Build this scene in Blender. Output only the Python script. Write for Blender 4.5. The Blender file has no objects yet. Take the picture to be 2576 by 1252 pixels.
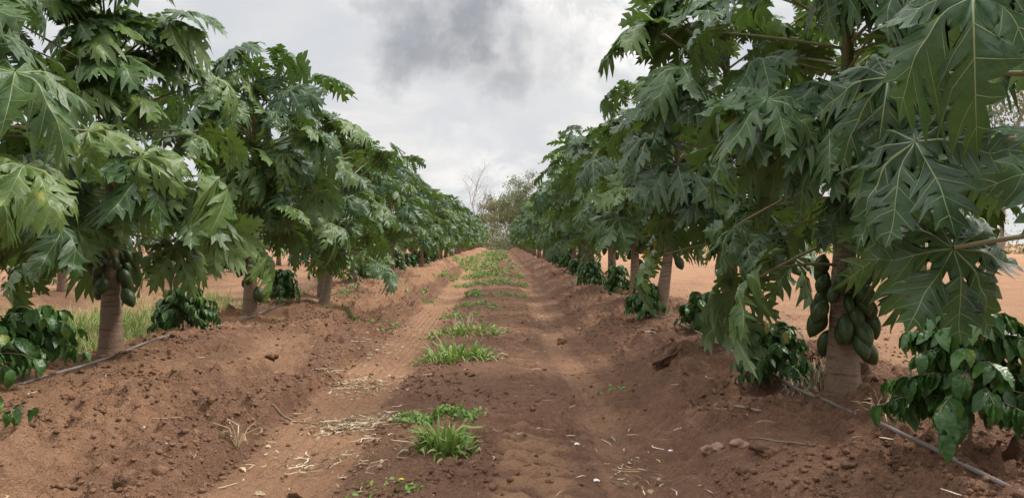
import bpy, math, random
import numpy as np
from mathutils import Vector, Matrix, Euler

R = math.radians
scene = bpy.context.scene
COL = scene.collection
F_PX = 1935.0          # focal length in the working picture units (2576 wide)
CAM_Z = 1.5
rs = np.random.RandomState

# ------------------------------------------------------------------ noise
_perm = rs(7).permutation(512)
_perm = np.concatenate([_perm, _perm])
_val = rs(8).rand(512) * 2 - 1

def vnoise(x, y, s=0):
    x = np.asarray(x, float); y = np.asarray(y, float)
    xi = np.floor(x).astype(int); yi = np.floor(y).astype(int)
    fx = x - xi; fy = y - yi
    fx = fx * fx * fx * (fx * (fx * 6 - 15) + 10); fy = fy * fy * fy * (fy * (fy * 6 - 15) + 10)
    def h(a, b):
        return _val[_perm[(_perm[(a + s * 57) & 511] + b) & 511]]
    return (h(xi, yi) * (1 - fx) + h(xi + 1, yi) * fx) * (1 - fy) + (h(xi, yi + 1) * (1 - fx) + h(xi + 1, yi + 1) * fx) * fy

def fbm(x, y, o=4, s=0, g=0.5):
    t = 0; a = 1
    for i in range(o):
        t = t + a * vnoise(np.asarray(x) * 2 ** i + i * 13.7, np.asarray(y) * 2 ** i - i * 7.1, s + i)
        a *= g
    return t

def sstep(a, b, x):
    t = np.clip((np.asarray(x, float) - a) / (b - a), 0, 1)
    return t * t * (3 - 2 * t)

# ------------------------------------------------------------------ mesh collecting
class Geo:
    def __init__(s): s.V = []; s.F = []; s.n = 0
    def add(s, V, F, mat=0, tint=0.3):
        V = np.asarray(V, float).reshape(-1, 3); F = np.asarray(F, int)
        if len(F) == 0: return
        t = np.full(len(V), tint) if np.isscalar(tint) else np.asarray(tint)
        m = np.full(len(F), mat) if np.isscalar(mat) else np.asarray(mat)
        s.V.append((V, t)); s.F.append((F + s.n, m)); s.n += len(V)
    def mesh(s, name, mats, smooth=True):
        me = bpy.data.meshes.new(name)
        V = np.concatenate([v for v, _ in s.V]); T = np.concatenate([t for _, t in s.V])
        me.vertices.add(len(V)); me.vertices.foreach_set('co', V.astype(np.float32).ravel())
        loops = np.concatenate([f.ravel() for f, _ in s.F])
        tot = np.concatenate([np.full(len(f), f.shape[1]) for f, _ in s.F])
        mi = np.concatenate([m for _, m in s.F])
        me.loops.add(len(loops)); me.loops.foreach_set('vertex_index', loops.astype(np.int32))
        me.polygons.add(len(tot))
        st = np.concatenate([[0], np.cumsum(tot)[:-1]])
        me.polygons.foreach_set('loop_start', st.astype(np.int32))
        try: me.polygons.foreach_set('loop_total', tot.astype(np.int32))
        except Exception: pass
        me.polygons.foreach_set('material_index', mi.astype(np.int32))
        me.polygons.foreach_set('use_smooth', np.full(len(tot), smooth, bool))
        a = me.attributes.new('tint', 'FLOAT', 'POINT'); a.data.foreach_set('value', T.astype(np.float32))
        for m in mats: me.materials.append(m)
        me.update(calc_edges=True); me.validate()
        return me
    def build(s, name, mats, parent=None, smooth=True):
        o = bpy.data.objects.new(name, s.mesh(name, mats, smooth)); COL.objects.link(o)
        if parent: o.parent = parent
        return o

def frame(d):
    d = np.asarray(d, float); d = d / (np.linalg.norm(d) + 1e-9)
    u = np.cross([0, 0, 1.0], d)
    if np.linalg.norm(u) < 1e-3: u = np.array([1.0, 0, 0])
    u /= np.linalg.norm(u)
    return u, np.cross(d, u), d

def tube(P, rad, n=6, cap=True):
    P = np.asarray(P, float); k = len(P)
    rad = np.full(k, rad) if np.isscalar(rad) else np.asarray(rad, float)
    D = np.gradient(P, axis=0)
    V = []; a = np.arange(n) * 2 * math.pi / n
    for i in range(k):
        u, w, d = frame(D[i])
        V.append(P[i] + rad[i] * (np.cos(a)[:, None] * u + np.sin(a)[:, None] * w))
    V = np.concatenate(V)
    F = [[i * n + j, i * n + (j + 1) % n, (i + 1) * n + (j + 1) % n, (i + 1) * n + j] for i in range(k - 1) for j in range(n)]
    if cap:
        c = len(V); V = np.concatenate([V, P[:1], P[-1:]])
        for j in range(n):
            F.append([(j + 1) % n, j, c, c]); F.append([(k - 1) * n + j, (k - 1) * n + (j + 1) % n, c + 1, c + 1])
        # degenerate quads are cleaned into triangles below
        Fq = [f for f in F if f[2] != f[3]]; Ft = [f[:3] for f in F if f[2] == f[3]]
        return V, np.array(Fq), np.array(Ft)
    return V, np.array(F), np.zeros((0, 3), int)

def add_tube(g, P, rad, n=6, mat=0, tint=0.3, cap=True):
    V, Fq, Ft = tube(P, rad, n, cap)
    o = g.n
    t = np.full(len(V), tint) if np.isscalar(tint) else np.asarray(tint)
    g.V.append((V, t)); g.n += len(V)
    g.F.append((Fq + o, np.full(len(Fq), mat)))
    if len(Ft): g.F.append((Ft + o, np.full(len(Ft), mat)))

# ------------------------------------------------------------------ scene objects
def tag(o, label=None, cat=None, group=None, kind=None):
    if label: o['label'] = label
    if cat: o['category'] = cat
    if group: o['group'] = group
    if kind: o['kind'] = kind
    return o

def empty(name, loc=(0, 0, 0), rot=(0, 0, 0)):
    o = bpy.data.objects.new(name, None); COL.objects.link(o)
    o.empty_display_size = 0.2; o.location = loc; o.rotation_euler = rot
    return o

def copy_tree(o, parent=None):
    c = o.copy(); COL.objects.link(c)
    if parent: c.parent = parent
    for ch in list(o.children): copy_tree(ch, c)
    return c

# ------------------------------------------------------------------ materials
class NT:
    def __init__(s, name):
        s.m = bpy.data.materials.new(name); s.m.use_nodes = True
        s.t = s.m.node_tree; s.t.nodes.clear()
        s.out = s.n('ShaderNodeOutputMaterial')
    def n(s, typ, **kw):
        x = s.t.nodes.new(typ)
        for k, v in kw.items():
            if k == 'inp':
                for a, b in v.items(): x.inputs[a].default_value = b
            else: setattr(x, k, v)
        return x
    def l(s, a, b): s.t.links.new(a, b)
    def math(s, op, a, b=None, clamp=False):
        x = s.n('ShaderNodeMath', operation=op, use_clamp=clamp)
        for i, v in enumerate((a, b)):
            if v is None: continue
            if isinstance(v, (int, float)): x.inputs[i].default_value = v
            else: s.l(v, x.inputs[i])
        return x.outputs[0]
    def mix(s, f, a, b, typ='MIX'):
        x = s.n('ShaderNodeMix', data_type='RGBA', blend_type=typ)
        for sock, v in ((x.inputs[0], f), (x.inputs[6], a), (x.inputs[7], b)):
            if isinstance(v, (int, float)): sock.default_value = v
            elif isinstance(v, tuple): sock.default_value = (*v[:3], 1)
            else: s.l(v, sock)
        return x.outputs[2]
    def noise(s, vec, scale, detail=4, rough=0.55, dist=0):
        x = s.n('ShaderNodeTexNoise', inp={'Scale': scale, 'Detail': detail, 'Roughness': rough, 'Distortion': dist})
        if vec is not None: s.l(vec, x.inputs['Vector'])
        return x.outputs[0]
    def ramp(s, f, stops):
        x = s.n('ShaderNodeValToRGB'); e = x.color_ramp.elements
        while len(e) < len(stops): e.new(0.5)
        for i, (p, c) in enumerate(stops):
            e[i].position = p; e[i].color = (*c, 1) if len(c) == 3 else c
        s.l(f, x.inputs[0]); return x.outputs[0]
    def rng(s, f, a, b, c=0.0, d=1.0):
        x = s.n('ShaderNodeMapRange', interpolation_type='SMOOTHSTEP', inp={1: a, 2: b, 3: c, 4: d}); s.l(f, x.inputs[0]); return x.outputs[0]
    def attr(s, name='tint'): return s.n('ShaderNodeAttribute', attribute_name=name).outputs['Fac']
    def obj(s): return s.n('ShaderNodeTexCoord').outputs['Object']
    def pos(s): return s.n('ShaderNodeNewGeometry').outputs['Position']
    def bump(s, h, strength=0.3, dist=0.01):
        x = s.n('ShaderNodeBump', inp={'Strength': strength, 'Distance': dist}); s.l(h, x.inputs['Height']); return x.outputs[0]
    def princ(s, col, rough=0.6, normal=None, spec=0.5, **kw):
        p = s.n('ShaderNodeBsdfPrincipled')
        if isinstance(col, tuple): p.inputs['Base Color'].default_value = (*col, 1)
        else: s.l(col, p.inputs['Base Color'])
        if isinstance(rough, float): p.inputs['Roughness'].default_value = rough
        else: s.l(rough, p.inputs['Roughness'])
        p.inputs['Specular IOR Level'].default_value = spec
        if normal is not None: s.l(normal, p.inputs['Normal'])
        return p.outputs[0]
    def done(s, sh): s.l(sh, s.out.inputs['Surface']); return s.m

def leaf_mat(name, stops, back, trans, rough=0.42, spec=0.5, tfac=0.25, bscale=60, bump=0.25):
    t = NT(name); P = t.pos()
    n = t.noise(t.obj(), 11.0, 5, 0.7)
    f = t.math('ADD', t.attr(), t.math('MULTIPLY', t.math('SUBTRACT', n, 0.46), 0.95), True)
    top = t.ramp(f, stops)
    bf = t.n('ShaderNodeNewGeometry').outputs['Backfacing']
    bcol = t.mix(0.55, top, back)
    col = t.mix(bf, top, bcol)
    rg = t.mix(bf, (rough,) * 3, (0.65,) * 3)
    nb = t.bump(t.math('ADD', t.noise(t.obj(), bscale, 2), t.math('MULTIPLY', t.noise(t.obj(), bscale * 0.45, 2), 2.2)), bump, 0.008)
    sh = t.princ(col, rg, nb, spec)
    tr = t.n('ShaderNodeBsdfTranslucent')
    t.l(t.mix(0.5, top, trans), tr.inputs[0])
    mx = t.n('ShaderNodeMixShader', inp={0: tfac}); t.l(sh, mx.inputs[1]); t.l(tr.outputs[0], mx.inputs[2])
    return t.done(mx.outputs[0])

M = {}
M['leaf'] = leaf_mat('papaya_leaf', [(0.0, (0.025, 0.058, 0.027)), (0.40, (0.048, 0.100, 0.031)), (0.78, (0.115, 0.178, 0.035)), (0.9, (0.33, 0.30, 0.035)), (1.0, (0.42, 0.25, 0.03))],
                     (0.13, 0.18, 0.065), (0.17, 0.30, 0.03), 0.43, 0.38, 0.22)
def vein_mat():
    t = NT('papaya_leaf_vein'); return t.done(t.princ((0.21, 0.25, 0.10), 0.55))
M['vein'] = vein_mat()
def stalk_mat():
    t = NT('papaya_leaf_stalk')
    c = t.ramp(t.math('ADD', t.attr(), t.math('MULTIPLY', t.noise(t.obj(), 7.0), 0.3)), [(0.2, (0.22, 0.24, 0.10)), (0.6, (0.24, 0.20, 0.11)), (0.95, (0.17, 0.11, 0.085))])
    return t.done(t.princ(c, 0.5))
M['stalk'] = stalk_mat()
def trunk_mat():
    t = NT('papaya_trunk'); ob = t.obj()
    sx = t.n('ShaderNodeSeparateXYZ'); t.l(ob, sx.inputs[0]); z = sx.outputs[2]
    n = t.noise(ob, 6.0, 5); n2 = t.noise(ob, 45.0, 4)
    hz = t.math('ADD', t.math('MULTIPLY', t.math('ADD', z, t.math('MULTIPLY', n, 0.5)), 0.42), t.math('MULTIPLY', t.attr(), 1.0))
    base = t.ramp(hz, [(0.12, (0.20, 0.125, 0.085)), (0.35, (0.27, 0.20, 0.145)), (0.6, (0.22, 0.19, 0.115)), (0.85, (0.13, 0.15, 0.06))])
    col = t.mix(t.rng(n2, 0.35, 0.75), base, t.mix(0.5, base, (0.10, 0.075, 0.055)))
    mp = t.n('ShaderNodeMapping', inp={'Scale': (6, 6, 60)}); t.l(ob, mp.inputs[0])
    ring = t.noise(mp.outputs[0], 1.0, 3)
    col = t.mix(t.rng(ring, 0.53, 0.66, 0, 0.75), col, (0.085, 0.058, 0.042))
    return t.done(t.princ(col, 0.8, t.bump(t.math('ADD', ring, t.math('MULTIPLY', n2, 0.5)), 0.5, 0.012), 0.25))
M['trunk'] = trunk_mat()
def fruit_mat():
    t = NT('papaya_fruit_skin'); n = t.noise(t.obj(), 14.0, 4)
    c = t.ramp(n, [(0.28, (0.018, 0.040, 0.012)), (0.5, (0.036, 0.068, 0.018)), (0.66, (0.058, 0.086, 0.026)), (0.75, (0.12, 0.12, 0.05))])
    return t.done(t.princ(c, 0.45, t.bump(t.noise(t.obj(), 40.0, 3), 0.15, 0.006), 0.45))
M['fruit'] = fruit_mat()
M['coffee'] = leaf_mat('coffee_leaf', [(0.0, (0.026, 0.070, 0.018)), (0.5, (0.054, 0.128, 0.028)), (0.8, (0.08, 0.18, 0.025)), (0.95, (0.30, 0.22, 0.03)), (1.0, (0.2, 0.11, 0.04))],
                       (0.05, 0.10, 0.03), (0.10, 0.24, 0.02), 0.36, 0.42, 0.18, 45, 0.5)
M['weed'] = leaf_mat('weed_leaf', [(0.0, (0.06, 0.135, 0.022)), (0.5, (0.13, 0.25, 0.04)), (0.8, (0.24, 0.32, 0.075)), (1.0, (0.45, 0.36, 0.17))],
                     (0.14, 0.22, 0.06), (0.2, 0.34, 0.04), 0.5, 0.4, 0.25)
M['euca'] = leaf_mat('gum_leaf', [(0.0, (0.15, 0.195, 0.10)), (0.5, (0.22, 0.24, 0.12)), (0.8, (0.22, 0.18, 0.085)), (1.0, (0.28, 0.20, 0.10))],
                     (0.12, 0.13, 0.07), (0.14, 0.17, 0.04), 0.5, 0.3, 0.2)  # leaf tones lightened to paint in distance haze
def simple(name, c, rough=0.8, var=0.3, scale=8.0, spec=0.3, bump=0.3):
    t = NT(name); n = t.noise(t.obj(), scale, 5)
    d = tuple(x * (1 - var) for x in c); l = tuple(min(1, x * (1 + var)) for x in c)
    return t.done(t.princ(t.ramp(n, [(0.3, d), (0.7, l)]), rough, t.bump(t.noise(t.obj(), scale * 5, 4), bump, 0.01), spec))
M['bark'] = simple('gum_bark', (0.24, 0.19, 0.155), 0.85, 0.35, 3.0)
M['twig'] = simple('dry_twig', (0.23, 0.17, 0.12), 0.85, 0.3, 10.0)
M['hose'] = simple('weathered_hose', (0.17, 0.15, 0.135), 0.55, 0.4, 5.0, 0.5)
M['plastic'] = simple('white_plastic', (0.72, 0.70, 0.68), 0.4, 0.1, 20.0)
M['flower'] = simple('yellow_petal', (0.75, 0.5, 0.03), 0.6, 0.1, 20.0)
def straw_mat():
    t = NT('dry_straw')
    c = t.ramp(t.attr(), [(0.0, (0.12, 0.075, 0.045)), (0.35, (0.34, 0.25, 0.14)), (0.8, (0.58, 0.47, 0.30)), (1.0, (0.72, 0.66, 0.55))])
    return t.done(t.princ(c, 0.7, None, 0.3))
M['straw'] = straw_mat()
def soil_mat(name, clod=False):
    t = NT(name); P = t.pos()
    a = t.attr()
    n1 = t.noise(P, 0.9, 6, 0.6); n2 = t.noise(P, 7.0, 6, 0.65); n3 = t.noise(P, 55.0, 5, 0.7); n4 = t.noise(P, 240.0, 2, 0.5)
    dark = t.ramp(n1, [(0.3, (0.205, 0.110, 0.069)), (0.7, (0.305, 0.168, 0.104))])
    dark = t.mix(t.rng(n2, 0.3, 0.7), t.mix(0.35, dark, (0.13, 0.062, 0.038)), dark)
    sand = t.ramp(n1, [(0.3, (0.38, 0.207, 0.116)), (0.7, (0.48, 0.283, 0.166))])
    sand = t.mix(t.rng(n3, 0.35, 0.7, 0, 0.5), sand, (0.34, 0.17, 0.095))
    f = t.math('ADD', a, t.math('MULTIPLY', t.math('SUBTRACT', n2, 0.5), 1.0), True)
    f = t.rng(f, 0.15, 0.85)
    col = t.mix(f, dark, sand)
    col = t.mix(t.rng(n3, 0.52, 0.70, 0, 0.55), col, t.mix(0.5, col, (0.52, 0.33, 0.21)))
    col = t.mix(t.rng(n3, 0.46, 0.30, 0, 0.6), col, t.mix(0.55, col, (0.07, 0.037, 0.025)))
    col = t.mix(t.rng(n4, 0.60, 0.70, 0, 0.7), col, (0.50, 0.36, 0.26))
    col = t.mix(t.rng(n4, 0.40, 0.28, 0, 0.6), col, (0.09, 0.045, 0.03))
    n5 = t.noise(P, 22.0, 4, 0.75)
    col = t.mix(t.rng(n5, 0.47, 0.34, 0, 0.55), col, t.mix(0.6, col, (0.07, 0.035, 0.02)))  # dark flecks paint the small shadows among the crumbs
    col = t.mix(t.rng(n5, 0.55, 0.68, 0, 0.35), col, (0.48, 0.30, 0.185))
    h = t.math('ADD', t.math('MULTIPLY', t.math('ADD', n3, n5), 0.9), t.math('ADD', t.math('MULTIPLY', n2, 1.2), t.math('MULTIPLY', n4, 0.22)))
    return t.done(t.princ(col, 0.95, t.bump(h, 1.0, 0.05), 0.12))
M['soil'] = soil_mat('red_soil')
M['rock'] = simple('dry_clod', (0.27, 0.165, 0.115), 0.9, 0.3, 14.0, 0.2, 0.6)

# ------------------------------------------------------------------ terrain
LX, RX = -3.74, 2.47         # the two papaya rows along the track
_px = [-8.3, -7.0, -5.6, -4.8, -4.3, -3.8, -3.2, -2.8, -2.49, -2.41, -2.12, -1.95, -1.88, -1.7, -1.45, -1.1, -0.9, -0.4, 0.0, 0.4, 0.6, 0.85, 1.1, 1.27, 1.42, 1.75, 2.25, 2.6, 3.0, 3.5, 4.2, 5.5]
_pz = [0.12, 0.08, 0.10, 0.20, 0.34, 0.41, 0.39, 0.34, 0.33, 0.19, 0.17, 0.16, 0.0, 0.0, -0.03, -0.01, 0.03, 0.06, 0.05, 0.03, 0.0, -0.03, -0.01, 0.01, 0.17, 0.29, 0.40, 0.41, 0.36, 0.27, 0.20, 0.18]

def height(x, y, fine=True):
    x = np.asarray(x, float); y = np.asarray(y, float)
    wob = 0.09 * fbm(y * 0.35, x * 0 + 3.1, 3, 2) + 0.06 * fbm(y * 1.3, x * 0.6, 2, 5)
    edge = sstep(0.9, 1.6, np.abs(x + 0.3))
    xx = x + wob * edge * 0.9
    z = np.interp(xx, _px, _pz)
    left = x < -8.0
    z = np.where(left, 0.1 + 0.30 * np.exp(-(((x + 9.95) / 0.8) ** 2)) + 0.30 * np.exp(-(((x + 16.1) / 0.8) ** 2)), z)
    bank = np.clip(sstep(1.25, 1.6, x) * (1 - sstep(3.3, 4.6, x)) + sstep(-1.7, -2.0, x) * (1 - sstep(-4.6, -5.6, x)), 0, 1)
    mid = sstep(-1.15, -0.9, x) * (1 - sstep(0.5, 0.7, x))
    far = 1 - 0.5 * sstep(20, 60, y)
    z = z + far * (0.05 * fbm(x * 0.9, y * 0.7, 3, 11) * (0.3 + bank) + 0.012 * fbm(x * 2.2, y * 2.2, 3, 15))
    if fine:
        clod = fbm(x * 5.5, y * 4.5, 4, 21, 0.6)
        pos_ = lambda f, sd, c: np.maximum(0, vnoise(x * f, y * f * 0.92, sd) - c)
        patch = 0.45 + 0.75 * sstep(-0.25, 0.35, fbm(x * 0.9, y * 0.7, 2, 55))      # crumbly and smoothed stretches
        z = z + bank * (0.020 * fbm(x * 1.6, y * 1.3, 3, 37) - 0.055 * sstep(0.30, 0.50, vnoise(x * 1.7 + 0.5 * y, y * 1.0 - 0.4 * x, 39))
                        + patch * (0.026 * clod + 0.10 * pos_(3.4, 29, .25) + 0.10 * pos_(7.5, 31, .30) + 0.075 * pos_(14.0, 32, .28) + 0.04 * pos_(27.0, 35, .2)))
        # eroded lips where the banks break towards the track
        lip = np.exp(-(((xx + 2.46) / 0.10) ** 2)) + np.exp(-(((xx + 1.93) / 0.08) ** 2)) + 0.8 * np.exp(-(((xx - 2.05) / 0.14) ** 2))
        z = z + lip * (0.05 * vnoise(x * 2.6, y * 2.4, 57) + 0.04 * pos_(9.0, 58, .0))
        lugm = sstep(-0.08, 0.06, x) * (1 - sstep(0.42, 0.55, x)) * (1 - sstep(13, 22, y))
        z = z + mid * (1 - 0.4 * lugm) * patch * (0.020 * clod + 0.055 * pos_(6.0, 33, .3) + 0.05 * pos_(13.0, 34, .25) + 0.03 * pos_(26.0, 36, .2))
        crack = np.abs(x + 0.62 - 0.10 * vnoise(y * 0.9, x * 0, 63) + 0.03 * vnoise(y * 5, x * 0, 64))
        z = z - mid * 0.04 * (1 - sstep(0.02, 0.09, crack)) * sstep(-0.3, 0.2, vnoise(y * 0.8, x * 0, 65))
        z = z + (0.007 * clod + 0.012 * pos_(16.0, 38, .3)) * (1 - bank)
        # tyre lug ridges across the track
        lug = np.sin(y * 2 * math.pi / 0.27 + 1.5 * vnoise(y * 0.8, x * 2.5, 41) + (x - 0.2) * 1.8)
        band = (sstep(-0.05, 0.08, x) * (1 - sstep(0.38, 0.52, x)) + 0.7 * sstep(0.96, 1.04, x) * (1 - sstep(1.22, 1.34, x)))
        z = z + band * (0.050 * lug + 0.012) * (0.6 + 0.6 * vnoise(x * 1.7, y * 1.1, 43)) * (1 - sstep(13, 22, y))
        # fine tread lines along the two wheel tracks
        wob2 = 0.05 * vnoise(y * 0.5, x * 0, 47)
        for c, w in ((-1.42, 0.30), (0.82, 0.20)):
            m = np.exp(-(((x - c) / w) ** 4))
            z = z + m * (0.009 * np.sin((x + wob2) * 2 * math.pi / 0.09) - 0.016)
    return z

def hz(x, y): return float(height(np.array([x]), np.array([y]))[0])

def at(px, py, h):
    """a point of the ground at height h seen in that direction from where the photographer stood"""
    d = (CAM_Z - h) * F_PX / (py - 605.0)
    return (px - 1262.0) / F_PX * d, d

def spaced(a, b, step): return np.arange(a, b, step)
xs = np.concatenate([-np.geomspace(170, 5.2, 70), spaced(-5.1, 4.4, 0.018), np.geomspace(4.42, 170, 80)])
ys = [-12, -9, -7, -5, -3.5, -2.2, -1.2, -0.4, 0.3, 0.8, 1.2]
yv = 1.5
while yv < 330: ys.append(yv); yv += max(0.017, 0.0040 * yv)
ys = np.array(ys)
X, Y = np.meshgrid(xs, ys)
Z = height(X, Y)
lugv = np.clip(np.sin(Y * 2 * math.pi / 0.27 + 1.5 * vnoise(Y * 0.8, X * 2.5, 41) + (X - 0.2) * 1.8), -1, 1)
sand_sunv = (0.95 * np.exp(-(((X + 1.42) / 0.42) ** 4)) + 0.52 * np.exp(-(((X - 0.82 - 0.05 * np.sin(Y)) / 0.21) ** 4))
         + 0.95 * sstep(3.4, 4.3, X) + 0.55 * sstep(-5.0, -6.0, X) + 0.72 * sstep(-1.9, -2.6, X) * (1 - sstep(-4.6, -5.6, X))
         + (0.20 + 0.30 * lugv + 0.55 * sstep(6.4, 5.4, Y)) * np.exp(-(((X - 0.2) / 0.3) ** 4)) * sstep(22, 12, Y))  # paler patch at the near centre paints sun spots into the soil colour
sand_sunv = np.clip(sand_sunv + 0.35 * fbm(X * 1.3, Y * 0.6, 4, 51) * sstep(0.1, 0.4, sand_sunv), 0, 1)
nx, ny = len(xs), len(ys)
idx = np.arange(nx * ny).reshape(ny, nx)
Fg = np.stack([idx[:-1, :-1], idx[:-1, 1:], idx[1:, 1:], idx[1:, :-1]], -1).reshape(-1, 4)
g = Geo(); g.add(np.stack([X, Y, Z], -1).reshape(-1, 3), Fg, 0, sand_sunv.ravel())
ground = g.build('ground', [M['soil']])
tag(ground, 'reddish brown sandy soil with a rutted farm track between raised planting banks', kind='structure')

# ------------------------------------------------------------------ papaya leaf
ANG = [0, 40, -40, 80, -80, 119, -119, 156, -156]
LEN = [1.0, 0.93, 0.93, 0.80, 0.80, 0.60, 0.60, 0.40, 0.40]
SEQ2 = [(.22, .355, .070, 0), (.255, .385, .125, 0), (.285, .45, .185, 0), (.31, .545, .228, 1), (.355, .52, .150, 0), (.395, .49, .078, 0), (.425, .515, .140, 0), (.455, .59, .215, 0), (.48, .725, .268, 1),
        (.53, .67, .165, 0), (.575, .635, .066, 0), (.605, .66, .105, 0), (.635, .725, .155, 0), (.66, .84, .188, 1), (.72, .79, .105, 0), (.76, .775, .055, 0), (.81, .835, .085, 0), (.84, .93, .10, 1), (.9, .90, .040, 0)]
SEQ1 = [(.22, .355, .070, 0), (.31, .53, .22, 0), (.395, .49, .078, 0), (.48, .71, .26, 0), (.575, .635, .066, 0), (.66, .83, .185, 0), (.76, .775, .055, 0), (.84, .93, .095, 0)]
SEQ0 = [(.40, .64, .22, 0), (.60, .62, .10, 0), (.72, .85, .13, 0)]

def make_leaf(rng, detail, k0):
    ph = rng.rand(8) * 6.28
    kphi = 0.25 + 0.2 * rng.rand(); wav = 0.030 + 0.022 * rng.rand()
    order = sorted(range(9), key=lambda i: ANG[i])
    ang = np.array([ANG[i] for i in order], float) + rng.randn(9) * 4.0
    ln = np.array([LEN[i] for i in order]) * (1 + rng.randn(9) * 0.05)
    bis = [-180.0 + 2] + [0.5 * (ang[i] + ang[i + 1]) for i in range(8)] + [180.0 - 2]
    sr = [0.06] + [0.315 * min(ln[i], ln[i + 1]) * (1 + 0.12 * rng.randn()) for i in range(8)] + [0.08]
    Vs = []; Fs = []; Ms = []; n = 0
    def deform(x, y, v, fold, dip=0.0, tw=0.0, sd=1):
        r = np.hypot(x, y) + 1e-6; p = np.arctan2(x, y)
        k = k0 * (1 + kphi * np.sin(p + ph[0])); a = np.minimum(k * r, 2.2)
        rho = np.sin(a) / k; z = -(1 - np.cos(a)) / k
        e = sstep(0.22, 0.65, r)
        z = z + fold * np.abs(v) * e - 0.9 * v * v * e
        q_ = np.maximum(r - 0.28, 0)
        z = z - dip * q_ ** 1.4 + tw * sd * np.abs(v) * q_ * 2
        z = z + wav * e * (np.sin(x * 13 + ph[1]) * np.sin(y * 11 + ph[2]) + 0.6 * np.sin(x * 23 + y * 9 + ph[3]))
        z = z + 0.05 * np.cos(p * 9 + 0.0) * sstep(0.05, 0.25, r) * (1 - sstep(0.3, 0.5, r))
        return np.stack([rho * np.sin(p), rho * np.cos(p), z], -1)
    seq = (SEQ0, SEQ1, SEQ2)[detail]
    for i in range(9):
        th = R(ang[i]); L = ln[i]; d = np.array([math.sin(th), math.cos(th)])
        fold = rng.uniform(-0.35, 0.55); dip = rng.uniform(-0.15, 0.55); tw = rng.uniform(-0.9, 0.9)
        bendx = rng.randn() * 0.05
        for side in (1, -1):
            q = np.array([d[1], -d[0]]) * side
            b = R(bis[i + 1] if side > 0 else bis[i]); rsn = sr[i + 1] if side > 0 else sr[i]
            bd = np.array([math.sin(b), math.cos(b)])
            su, sv = rsn * bd @ d / L, rsn * bd @ q / L
            pr = [(.06, su * .5, sv * .5, 0), (.17, su, sv, 0)]
            for (mu, ou, ov, tp) in seq:
                s_ = 1 + rng.randn() * 0.07
                w_ = 1.12 if L > 0.5 else 1.4
                pr.append((mu, ou + rng.randn() * 0.012, max(ov * s_ * w_, 0.02), tp))
            pr = [(0.0, 0.0, 0.0, 0)] + pr + [(1.0, 1.0, 0.0, 0)]
            mu = np.array([p[0] for p in pr]); ou = np.array([p[1] for p in pr]); ov = np.array([p[2] for p in pr])
            k = len(pr)
            rows = [(mu, np.zeros(k))]
            if detail == 2:
                dl = np.minimum(0.0060 * (1 - mu) + 0.0014, ov * 0.6)
                rows += [(mu + (ou - mu) * 0.04, dl), (mu + (ou - mu) * .5, np.maximum(ov * .5, dl)), (ou, ov)]
            else:
                rows += [(ou, ov)]
            nr = len(rows)
            for (u, v) in rows:
                bx = bendx * np.maximum(u - .35, 0) ** 2 * 3
                x = L * (u * d[0] + (v * side + bx) * q[0] * side); y = L * (u * d[1] + (v * side + bx) * q[1] * side)
                # q already carries the side, so v is measured away from the midrib
                x = L * (u * d[0] + v * q[0] + bx * q[0] * side); y = L * (u * d[1] + v * q[1] + bx * q[1] * side)
                Vs.append(deform(x, y, v * L, fold, dip, tw, side))
            for r_ in range(nr - 1):
                for j in range(k - 1):
                    f = [n + r_ * k + j, n + r_ * k + j + 1, n + (r_ + 1) * k + j + 1, n + (r_ + 1) * k + j]
                    if side > 0: f = f[::-1]
                    Fs.append(f); Ms.append(1 if (detail == 2 and r_ == 0) else 0)
            if detail == 2:     # side veins, a hair proud of the blade
                m0 = n
                base = n + nr * k; off = 0
                for j in range(k):
                    if pr[j][3]:
                        us = np.array([mu[j], mu[j] + (ou[j] - mu[j]) * .5, ou[j] * .97 + mu[j] * .03]); vs = np.array([0, ov[j] * .5, ov[j] * .97])
                        wv = np.array([0.0022, 0.0018, 0.0007])
                        for sg in (-1, 1):
                            u2 = us + wv * sg; v2 = vs - wv * sg * 0.6
                            bx = bendx * np.maximum(us - .35, 0) ** 2 * 3
                            x = L * (u2 * d[0] + v2 * q[0] + bx * q[0] * side); y = L * (u2 * d[1] + v2 * q[1] + bx * q[1] * side)
                            w = deform(x, y, np.abs(v2) * L, fold, dip, tw, side); w[:, 2] += 0.0045
                            Vs.append(w)
                        for a in (0, 1):
                            f = [base + off + a, base + off + a + 1, base + off + 3 + a + 1, base + off + 3 + a]
                            if side < 0: f = f[::-1]
                            Fs.append(f); Ms.append(1)
                        off += 6
                n = base + off
            else:
                n += nr * k
    V = np.concatenate(Vs); F = np.array(Fs)
    return V, F, np.array(Ms)

_r = rs(3)
LEAF = {2: [make_leaf(_r, 2, k) for k in (0.30, 0.36, 0.42, 0.48, 0.55, 0.62, 0.68, 0.74, 0.80, 0.88, 0.95, 1.05, 1.15, 1.3)],
        1: [make_leaf(_r, 1, k) for k in (0.35, 0.5, 0.65, 0.8, 1.0, 1.25)],
        0: [make_leaf(_r, 0, k) for k in (0.5, 0.75, 1.0, 1.3)]}

class Stem:
    def __init__(s, H, lean=(0, 0), curve=(0, 0), r0=0.108, r1=0.034):
        s.H = H; s.l = np.array(lean, float); s.c = np.array(curve, float); s.r0 = r0; s.r1 = r1
    def p(s, h):
        h = np.asarray(h, float); t = h / s.H
        xy = h[..., None] * s.l + (t ** 2)[..., None] * s.c
        return np.concatenate([xy, h[..., None]], -1)
    def rad(s, h):
        t = np.clip(np.asarray(h, float) / s.H, 0, 1)
        return s.r1 + (s.r0 - s.r1) * (1 - t) ** 1.6 + 0.032 * np.exp(-t * s.H / 0.10)

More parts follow.
